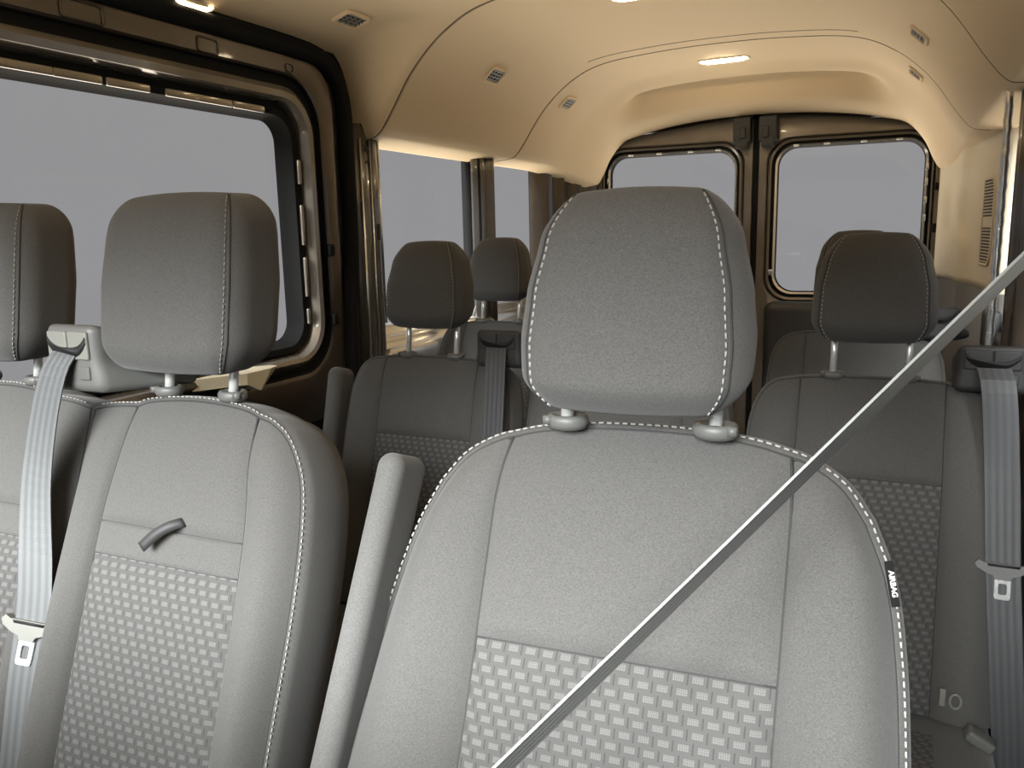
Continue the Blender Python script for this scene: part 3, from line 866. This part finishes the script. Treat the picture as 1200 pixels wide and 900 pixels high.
# ------------------------------------------------------------------ floor and walls
fl = MB(); fl.box((0, 1.7, -.02), (.92, 2.1, .02)); struct(fl.obj('floor', FLOORM, smooth=False))
def extrude_y(mb, prof, y0, y1, m=0, n=2):
    mb.loft([[V(x, lerp(y0, y1, k / (n - 1)), z) for x, z in prof] for k in range(n)], closed=True, cap=True, m=m)
def extrude_z(mb, prof, z0, z1, m=0, n=2, shear=None):
    mb.loft([[V(x, y, lerp(z0, z1, k / (n - 1))) + (shear(lerp(z0, z1, k / (n - 1))) if shear else V(0, 0, 0)) for x, y in prof] for k in range(n)], closed=True, cap=True, m=m)
# left wall: outer skin around the windows, stepped sill below the second and third row windows
wl = MB()
for (y0, y1, z0, z1) in ((-.4, 3.80, 1.49, 1.72), (1.67, 3.80, 0, .88), (1.73, 1.99, .86, 1.52), (2.71, 2.79, .86, 1.52), (3.32, 3.80, .86, 1.52), (-.4, .62, 0, .9), (.62, .90, 0, 1.52)):
    wl.box((-.875, (y0 + y1) / 2, (z0 + z1) / 2), (.015, (y1 - y0) / 2, (z1 - z0) / 2))
wlo = wl.obj('wall_left', RUB, smooth=False); struct(wlo)
sl = MB(); extrude_y(sl, [(-.87, .93), (-.835, .932), (-.825, .925), (-.818, .905), (-.812, .900), (-.806, .904), (-.797, .902), (-.79, .890), (-.786, .872), (-.776, .870), (-.768, .874), (-.760, .868), (-.755, .850), (-.755, .80), (-.87, .80)], 2.0, 3.62)
sl.obj('sill', STEEL, wlo)
lo = MB(); lo.box((-.81, 2.76, .41), (.048, .92, .41)); lo.obj('lower_panel', DARK, wlo, smooth=False)
# left rear corner pillar: ribbed dark metal
cp = MB()
extrude_z(cp, [(-.86, 3.26), (-.83, 3.27), (-.80, 3.30), (-.79, 3.34), (-.80, 3.37), (-.79, 3.40), (-.765, 3.42), (-.775, 3.46), (-.775, 3.50), (-.75, 3.52), (-.735, 3.56), (-.745, 3.59), (-.72, 3.62), (-.70, 3.66), (-.70, 3.75), (-.86, 3.75)], 0, 1.47)
c1 = cp.obj('trim_1', BRZ); struct(c1); c1.data.set_sharp_from_angle(angle=math.radians(35))
# pillar between second and third row windows
def pillar(name, y0, y1, x, z0, z1, mat, ribs, sgn=-1, bk=(0, 0)):
    m = MB(); prof = []
    n = 36
    for k in range(n + 1):
        t = k / n; yy = lerp(y0, y1, t)
        b = .030 * (1 - abs(2 * t - 1) ** 4) + ribs(t)
        prof.append((sgn * (abs(x) + .022 - b), yy))
    prof += [(sgn * (abs(x) + .07), y1 + bk[1]), (sgn * (abs(x) + .07), y0 + bk[0])]
    def sh(z): return V(0, .035 * sstep(1.36, 1.47, z) * 0, 0)
    extrude_z(m, prof, z0, z1, n=8, shear=sh)
    o = m.obj(name, mat); struct(o); return o
pl2 = pillar('trim_2', 2.628, 2.765, -.785, .86, 1.50, METL, lambda t: .014 * math.exp(-((t - .70) / .10) ** 2) - .012 * math.exp(-((t - .42) / .06) ** 2) + .006 * math.exp(-((t - .22) / .06) ** 2), bk=(.085, 0))
pl1 = pillar('trim_3', 1.905, 2.015, -.782, .0, 1.50, METL, lambda t: (-.008 if .46 < t < .52 else 0) + (.006 if t > .55 else 0))
for (y, z, r) in ((1.945, 1.435, .005), (1.975, 1.430, .006), (1.945, 1.40, .004)):
    b = MB(); b.tube([(-.785, y, z), (-.769, y, z)], r, 12); b.obj('screw', PLD, pl1)
sq = MB(); sq.box((-.772, 1.975, 1.21), (.006, .006, .022)); sq.obj('slot', BLK, pl1, smooth=False)
def streaks(parent, items, sg=-1):  # bright and dark tubes added to imitate reflection streaks on the pillars
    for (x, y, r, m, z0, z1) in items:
        t = MB(); t.tube([(sg * x, y, z0), (sg * x, y, z1)], r, 10); t.obj('reflection_streak', m, parent)
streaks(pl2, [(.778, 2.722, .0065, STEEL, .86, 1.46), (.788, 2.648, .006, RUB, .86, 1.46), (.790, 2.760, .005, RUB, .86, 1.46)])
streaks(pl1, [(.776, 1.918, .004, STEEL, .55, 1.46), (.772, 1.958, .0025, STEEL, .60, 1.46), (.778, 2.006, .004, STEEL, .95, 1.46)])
# fixed windows on the left
def pane(name, y0, y1, z0, z1, x, label=None):
    lp = roundrect(y0, y1, z0, z1, .03, 5)
    m = MB(); m.loft([[V(x - .002, a, b) for a, b in lp], [V(x + .002, a, b) for a, b in lp]], cap=True)
    o = m.obj(name, GLS, smooth=False); struct(o)
    g = MB(); lo = roundrect(y0 - .02, y1 + .02, z0 - .02, z1 + .02, .045, 5); li = roundrect(y0 + .012, y1 - .012, z0 + .004, z1 - .004, .028, 5)
    sx = 1 if x < 0 else -1
    g.loft([[V(x - sx * .006, a, b) for a, b in lo], [V(x + sx * .010, a, b) for a, b in lo], [V(x + sx * .012, a, b) for a, b in li], [V(x - sx * .006, a, b) for a, b in li]]); g.obj('gasket', RUB, o)
    return o
pane('window_1', 2.00, 2.68, .90, 1.475, -.845)
pane('window_2', 2.78, 3.30, .90, 1.475, -.845)

# ------------------------------------------------------------------ sliding side door (left)
HY0, HY1, HZ0, HZ1 = .60, 1.655, .945, 1.478
def ringpts(a, b, x, r, c=None):
    c = a if c is None else c
    return [V(x, p, q) for p, q in roundrect(HY0 - .0, HY1 + a, HZ0 - c, HZ1 + b, [.02, r, r, .02], 9)]
dr = MB()
spec = [  # rear offset, top offset, x, corner radius, bottom offset, material of the band that follows
    (.000, .000, -.846, .050, .000, 0), (.010, .006, -.836, .055, .006, 0), (.022, .010, -.822, .060, .012, 0), (.026, .013, -.812, .062, .016, 0), (.046, .024, -.808, .075, .03, 0),
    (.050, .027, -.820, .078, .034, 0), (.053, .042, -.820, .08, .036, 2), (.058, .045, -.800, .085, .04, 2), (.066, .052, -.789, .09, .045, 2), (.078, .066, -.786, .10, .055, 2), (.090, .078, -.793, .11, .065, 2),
    (.098, .082, -.806, .115, .075, 0), (.112, .103, -.806, .12, .085, 0), (.114, .105, -.792, .12, .09, 1), (.122, .110, -.788, .12, .10, 1), (.165, .158, -.788, .11, .20, 1), (.170, .164, -.80, .11, .22, 0), (.255, .205, -.803, .10, .945, 0)]
rings = [ringpts(a, b, x, r, c) for a, b, x, r, c, m in spec]
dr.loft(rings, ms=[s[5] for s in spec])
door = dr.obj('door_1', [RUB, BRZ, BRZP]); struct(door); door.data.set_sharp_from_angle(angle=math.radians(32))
lp = [(y, z) for y, z in roundrect(HY0 - .01, HY1 + .01, HZ0 - .01, HZ1 + .01, .05, 6)]
pn = MB(); pn.loft([[V(-.850, a, b) for a, b in lp], [V(-.846, a, b) for a, b in lp]], cap=True); pn.obj('window_pane', GLS, door, smooth=False)
osk = MB(); osk.box((-.862, 1.15, .47), (.006, .56, .465)); osk.obj('outer_skin', BRZ, door, smooth=False)
# metal clips along the rim, rear edge and top
cl = MB()
for (y, l) in ((.70, .03), (.82, .05), (.98, .06), (1.09, .05), (1.20, .05), (1.335, .045), (1.425, .05), (1.53, .05)):
    cl.rbox((-.804, y, HZ1 + .018), (.004, l, .008), .003, n=2, sub=2)
for (z, l) in ((1.36, .03), (1.23, .05), (1.10, .05), (1.0, .02)):
    cl.rbox((-.804, HY1 + .037, z), (.004, .005, l), .003, n=2, sub=2)
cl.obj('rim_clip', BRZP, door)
# stamped access holes in the header and bumpers on the rear edge
hs = MB()
for (y, z, a, b) in ((1.10, HZ1 + .128, .045, .018), (1.40, HZ1 + .125, .030, .016), (1.66, HZ1 + .122, .014, .010)):
    o = roundrect(y - a, y + a, z - b, z + b, .008, 4)
    hs.loft([[V(-.7875, p, q) for p, q in o], [V(-.785, p, q) for p, q in o], [V(-.785, y + (p - y) * .9, z + (q - z) * .8) for p, q in o], [V(-.7875, y + (p - y) * .88, z + (q - z) * .78) for p, q in o]])
hs.obj('access_plug', BRZ, door)
for (y, z) in ((1.770, 1.165), (1.770, .985)):
    b = MB(); b.rbox((-.784, y, z), (.010, .012, .016), .006, n=3, sub=2); b.obj('bump_stop', RUB, door)
# door ledge below the window, sunlight put into its cream colour
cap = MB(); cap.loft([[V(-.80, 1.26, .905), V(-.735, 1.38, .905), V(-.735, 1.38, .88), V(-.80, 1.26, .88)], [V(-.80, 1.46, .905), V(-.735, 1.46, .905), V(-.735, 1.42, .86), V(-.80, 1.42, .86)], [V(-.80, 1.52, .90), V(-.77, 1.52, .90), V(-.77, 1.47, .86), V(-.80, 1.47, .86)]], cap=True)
cap.obj('sunlit_ledge', simple('sunlit cream ledge', (.72, .64, .46), .5), door, smooth=False)
# rubber seal round the opening in the body
path = []
for (y, z) in catmull([(-.35, 1.648), (.6, 1.648), (1.50, 1.648), (1.70, 1.646), (1.79, 1.636), (1.845, 1.598), (1.866, 1.53), (1.868, 1.40), (1.868, 1.25), (1.862, 1.15), (1.845, 1.02), (1.835, .90), (1.835, .5), (1.835, .05)], 90):
    path.append((-.785, y, z))
sm = MB(); sm.tube(path, .021, 12); seal = sm.obj('trim_4', RUB); struct(seal)
s2 = MB(); lipp = []
for i, (x, y, z) in enumerate(path):
    a, b = path[max(0, i - 1)], path[min(len(path) - 1, i + 1)]; ty, tz = b[1] - a[1], b[2] - a[2]; l = math.hypot(ty, tz)
    lipp.append((x - .005, y - tz / l * .024, z + ty / l * .020))
s2.tube(lipp, .011, 10); s2.obj('seal_lip', RUB, seal)
b3 = MB(); b3.box((-.83, 1.87, .80), (.03, .05, .80)); b3.obj('jamb', DARK, seal, smooth=False)

# ------------------------------------------------------------------ rear doors
YR = 3.70
def rear_door(name, sg):
    def L(x0, x1, z0, z1, rs, y): 
        return [V(sg * p, y, q) for p, q in roundrect(x0, x1, z0, z1, rs, 8)]
    m = MB()
    spec = [((.092, .645, .925, 1.520), .075, YR + .035, 0), ((.088, .649, .921, 1.524), .078, YR + .012, 3), ((.080, .657, .913, 1.532), .083, YR + .005, 3), ((.076, .661, .909, 1.536), .085, YR + .014, 0),
            ((.070, .667, .903, 1.542), .09, YR + .012, 0), ((.066, .671, .899, 1.546), .092, YR - .004, 1), ((.058, .676, .89, 1.553), .097, YR - .008, 1), ((.052, .680, .884, 1.558), .10, YR + .002, 0), ((.048, .683, .88, 1.562), .10, YR + .002, 1), ((.044, .686, .87, 1.566), .10, YR - .005, 1),
            ((.014, .705, .10, 1.64), [.02, .02, .12, .02], YR - .004, 1), ((.010, .715, .09, 1.665), [.02, .02, .14, .02], YR + .012, 0), ((.010, .715, .09, 1.665), [.02, .02, .14, .02], YR + .05, 0)]
    rings = [L(*a, r, y) for a, r, y, mm in spec]
    for k in (9, 10, 11, 12):
        if k >= 10:
            for i, p in enumerate(rings[k]):
                if p.z > 1.5: rings[k][i] = V(p.x, p.y, p.z - .075 * sstep(.25, .70, abs(p.x)) ** 1.3)
    m.loft(rings, ms=[s[3] for s in spec])
    d = m.obj(name, [RUB, BRZL, BRZ, STEEL]); struct(d); d.data.set_sharp_from_angle(angle=math.radians(35))
    pl = roundrect(.085, .652, .918, 1.527, .075, 8)
    g = MB(); g.loft([[V(sg * a, YR + .036, b) for a, b in pl], [V(sg * a, YR + .040, b) for a, b in pl]], cap=True); g.obj('window_pane', GLS, d, smooth=False)
    # lower trim pad with a rounded top
    t = MB(); t.rbox((sg * .36, YR - .04, .62), (.30, .05, .265), .04, n=5, sub=4); t.obj('lower_trim', DARK, d)
    # latch block at the top inner corner
    k = MB(); k.rbox((sg * .052, YR - .035, 1.600), (.036, .030, .050), .006, n=3, sub=2)
    k.rbox((sg * .052, YR - .048, 1.548), (.026, .018, .022), .006, n=3, sub=2)
    k.rbox((sg * .046, YR - .068, 1.585), (.012, .010, .022), .004, n=2, sub=2)
    k.obj('latch', PLD, d)
    # clips round the glass on the outer side
    c = MB()
    for z in (1.42, 1.36, 1.29, 1.22): c.rbox((sg * .655, YR + .004, z), (.006, .006, .014), .003, n=2, sub=2)
    for x in (.16, .28, .42, .55): c.rbox((sg * x, YR + .004, 1.530), (.012, .006, .004), .003, n=2, sub=2)
    c.rbox((sg * .075, YR - .006, 1.005), (.010, .010, .014), .004, n=2, sub=2)
    c.obj('clip', STEEL, d)
    b = MB(); b.rbox((sg * .694, YR - .012, 1.18), (.008, .010, .018), .004, n=2, sub=2); b.rbox((sg * .694, YR - .012, 1.34), (.008, .010, .014), .004, n=2, sub=2); b.obj('bump_stop', RUB, d)
    return d
dL = rear_door('door_2', -1); dR = rear_door('door_3', 1)
gp = MB(); gp.rbox((0, YR + .02, .85), (.016, .02, .82), .012, n=3); struct(gp.obj('trim_5', RUB))
wr_ = MB()
for (x0, x1, z0, z1) in ((-.92, -.71, 0, 1.9), (.71, .92, 0, 1.9), (-.92, .92, 1.63, 1.9), (-.92, .92, 0, .2)):
    wr_.box(((x0 + x1) / 2, 3.80, (z0 + z1) / 2), ((x1 - x0) / 2, .02, (z1 - z0) / 2))
struct(wr_.obj('wall_rear', BRZ, smooth=False))

# ------------------------------------------------------------------ right side
wr = MB()
for (y0, y1, z0, z1) in ((-.4, 3.80, 1.49, 1.72), (.9, 3.80, 0, .93), (2.74, 3.80, .9, 1.52), (.75, 1.0, 0, 1.52), (-.4, .9, 0, .9), (1.85, 2.06, .8, 1.52)):
    wr.box((.885, (y0 + y1) / 2, (z0 + z1) / 2), (.015, (y1 - y0) / 2, (z1 - z0) / 2))
wr.rbox((.83, .78, .80), (.07, .13, .72), .03, n=3); wr.box((.80, -.12, 1.2), (.05, .20, .40))  # unseen pillar thickening and front block, added to keep light off the second row
wro = wr.obj('wall_right', BRZ, smooth=False); struct(wro)
lo = MB(); lo.rbox((.845, 1.98, .44), (.030, 1.05, .46), .02, n=3); lo.obj('lower_panel', DARK, wro)
# beige corner trim with grille, and the grey panel under it
cs = [(.868, 2.70), (.835, 2.70), (.826, 2.715), (.818, 2.80), (.806, 2.95), (.796, 3.10), (.786, 3.19), (.770, 3.235), (.758, 3.26), (.752, 3.30), (.748, 3.36), (.742, 3.42), (.728, 3.50), (.712, 3.58), (.700, 3.66), (.700, 3.69), (.868, 3.69)]
ct = MB()
def swell(z): return 0
rings = []
for k in range(25):
    z = lerp(.995, 1.47, k / 24); r = []
    for (x, y) in cs:
        # the ridge steps rearward in the upper half
        w = sstep(3.12, 3.20, y) * (1 - sstep(3.42, 3.6, y))
        sh = .10 * sstep(1.12, 1.20, z) - .06 * sstep(1.30, 1.40, z)
        r.append(V(x, y + sh * w, z))
    rings.append(r)
ct.loft(rings, cap=True); tr = ct.obj('trim_6', TRIMB); struct(tr)
gl = MB(); zs = [1.075 + k * .0095 for k in range(27)]
M = None
def wallx(y):
    for (x0, y0), (x1, y1) in zip(cs, cs[1:]):
        if y0 <= y <= y1 and y1 > y0: return lerp(x0, x1, (y - y0) / (y1 - y0))
    return .8
rc = roundrect(2.83, 3.01, 1.065, 1.335, [.05, .02, .02, .05], 6)
gf = MB(); ri = [(2.92 + (a - 2.92) * .88, 1.2 + (b - 1.2) * .93) for a, b in rc]
gf.loft([[V(wallx(a) + .002, a, b) for a, b in rc], [V(wallx(a) - .004, a, b) for a, b in rc], [V(wallx(a) - .004, a, b) for a, b in ri], [V(wallx(a) + .001, a, b) for a, b in ri]]); gf.obj('grille_frame', TRIMB, tr)
for k, z in enumerate(zs):
    if 12 <= k <= 14: continue
    a, b = 2.85, 2.99
    if z < 1.10: a += (1.10 - z) * 1.2
    gl.loft([[V(wallx(y) - .001, y, z + dz) for y, dz in ((a, -.0024), (b, -.0024), (b, .0024), (a, .0024))], [V(wallx(y) - .0028, y, z + dz) for y, dz in ((a, -.0024), (b, -.0024), (b, .0024), (a, .0024))]], cap=True)
gl.obj('grille_slot', simple('grille shadow gap', (.10, .085, .06), .8), tr, smooth=False)
lt = MB(); extrude_z(lt, [(.868, 2.62), (.83, 2.62), (.824, 2.64), (.80, 2.95), (.784, 3.19), (.756, 3.26), (.748, 3.36), (.728, 3.50), (.700, 3.66), (.700, 3.69), (.868, 3.69)], 0, .995); lto = lt.obj('trim_7', GREY); struct(lto)
hb = MB(); hb.rbox((.815, 2.66, .90), (.022, .05, .055), .015, n=3); hb.obj('housing', PLD, lto)
# bright pillar behind the second row, right
pr = pillar('trim_8', 1.93, 2.07, .784, 0, 1.50, BRZ, lambda t: .008 * math.sin(t * 22) * .5, sgn=1)
flg = MB(); n = 46; 
pts1 = []
for k in range(n + 1):
    z = lerp(.80, 1.48, k / n); pts1.append((.756 + .0008 * math.sin(k * 2.4), 2.062 + .0008 * math.sin(k * 1.7), z))
flg.tube(pts1, .0085, 10); flg.obj('pinch_flange', STEEL, pr)
pane('window_3', 2.06, 2.76, .93, 1.475, .852)
pane('window_4', 1.0, 1.86, .93, 1.475, .852)
# front bulkhead below the windscreen; unseen header above added to cut light
wf = MB(); wf.box((0, -.42, .45), (.92, .02, .45)); wf.box((0, -.36, 1.74), (.92, .06, .16)); wf.rbox((0, -.18, .86), (.84, .22, .10), .05, n=3); struct(wf.obj('wall_front', DARK, smooth=False))

# ------------------------------------------------------------------ light: overcast daylight through windscreen and windows, plus the lamps
w = bpy.data.worlds.new('World'); SC.world = w; w.use_nodes = True
nt = w.node_tree; bg = nt.nodes['Background']
# flat grey haze around the horizon, a bright sky ahead of the windscreen, bright ground added below to light the ceiling
tc = N(nt, 'ShaderNodeTexCoord'); sp = N(nt, 'ShaderNodeSeparateXYZ'); nt.links.new(tc.outputs['Generated'], sp.inputs['Vector'])
def ramp(sock, a, b, scale=1):
    r = N(nt, 'ShaderNodeMapRange', interpolation_type='SMOOTHSTEP'); r.inputs['From Min'].default_value = a; r.inputs['From Max'].default_value = b; r.inputs['To Max'].default_value = scale
    nt.links.new(sock, r.inputs['Value']); return r.outputs['Result']
hyp = math_n(nt, 'SQRT', math_n(nt, 'ADD', math_n(nt, 'MULTIPLY', sp.outputs['X'], sp.outputs['X']), math_n(nt, 'ADD', math_n(nt, 'MULTIPLY', sp.outputs['Y'], sp.outputs['Y']), 1e-4)))
front = ramp(math_n(nt, 'DIVIDE', math_n(nt, 'MULTIPLY', sp.outputs['Y'], -1), hyp), .86, .985)
up = math_n(nt, 'MULTIPLY', ramp(sp.outputs['Z'], .145, .36), math_n(nt, 'SUBTRACT', 1.0, ramp(sp.outputs['Z'], .48, .80, .75)))
ground = ramp(math_n(nt, 'MULTIPLY', sp.outputs['Z'], -1), .20, .48)
zen = ramp(sp.outputs['Z'], .35, .7)
c = mixcol(nt, 1.0, (HAZE, HAZE, HAZE * 1.02), mixcol(nt, math_n(nt, 'MULTIPLY', front, up), (0, 0, 0), (SKYF * .97, SKYF, SKYF)), 'ADD')
left = math_n(nt, 'ADD', ramp(math_n(nt, 'MULTIPLY', sp.outputs['X'], -1), -.1, .6, 2.2), .80)
shade = math_n(nt, 'SUBTRACT', 1.0, ramp(math_n(nt, 'MULTIPLY', sp.outputs['Z'], -1), .60, .86, .9))      # van's shadow painted into the added ground
ground = math_n(nt, 'MULTIPLY', ground, shade)
ground = math_n(nt, 'MULTIPLY', ground, left)
c = mixcol(nt, 1.0, c, mixcol(nt, ground, (0, 0, 0), (GRND, GRND * .90, GRND * .74)), 'ADD')
c = mixcol(nt, 1.0, c, mixcol(nt, zen, (0, 0, 0), (ZEN, ZEN, ZEN)), 'ADD')
nt.links.new(c, bg.inputs['Color']); bg.inputs['Strength'].default_value = 1

# ------------------------------------------------------------------ camera
cam = bpy.data.cameras.new('Camera'); co = bpy.data.objects.new('Camera', cam); COL.objects.link(co)
cam.sensor_width = 36; cam.lens = 960 / 1200 * 36; cam.clip_start = .02
f = 960.
def img(px, py): return V((px - 600) / f, (450 - py) / f, -1)
dy = img(1050, 262).normalized(); dx = -img(-1500, 321); dx = (dx - dy * dx.dot(dy)).normalized(); dz = dx.cross(dy)
Mc = Matrix((dx, dy, dz)).to_4x4(); Mc.translation = V(.555, 0, 1.2)
co.matrix_world = Mc; SC.camera = co

SC.view_settings.view_transform = 'Standard'; SC.view_settings.look = 'None'
SC.view_settings.exposure = 0; SC.view_settings.gamma = 1; SC.view_settings.use_curve_mapping = False
SC.cycles.max_bounces = 10; SC.cycles.diffuse_bounces = 6; SC.cycles.transparent_max_bounces = 12
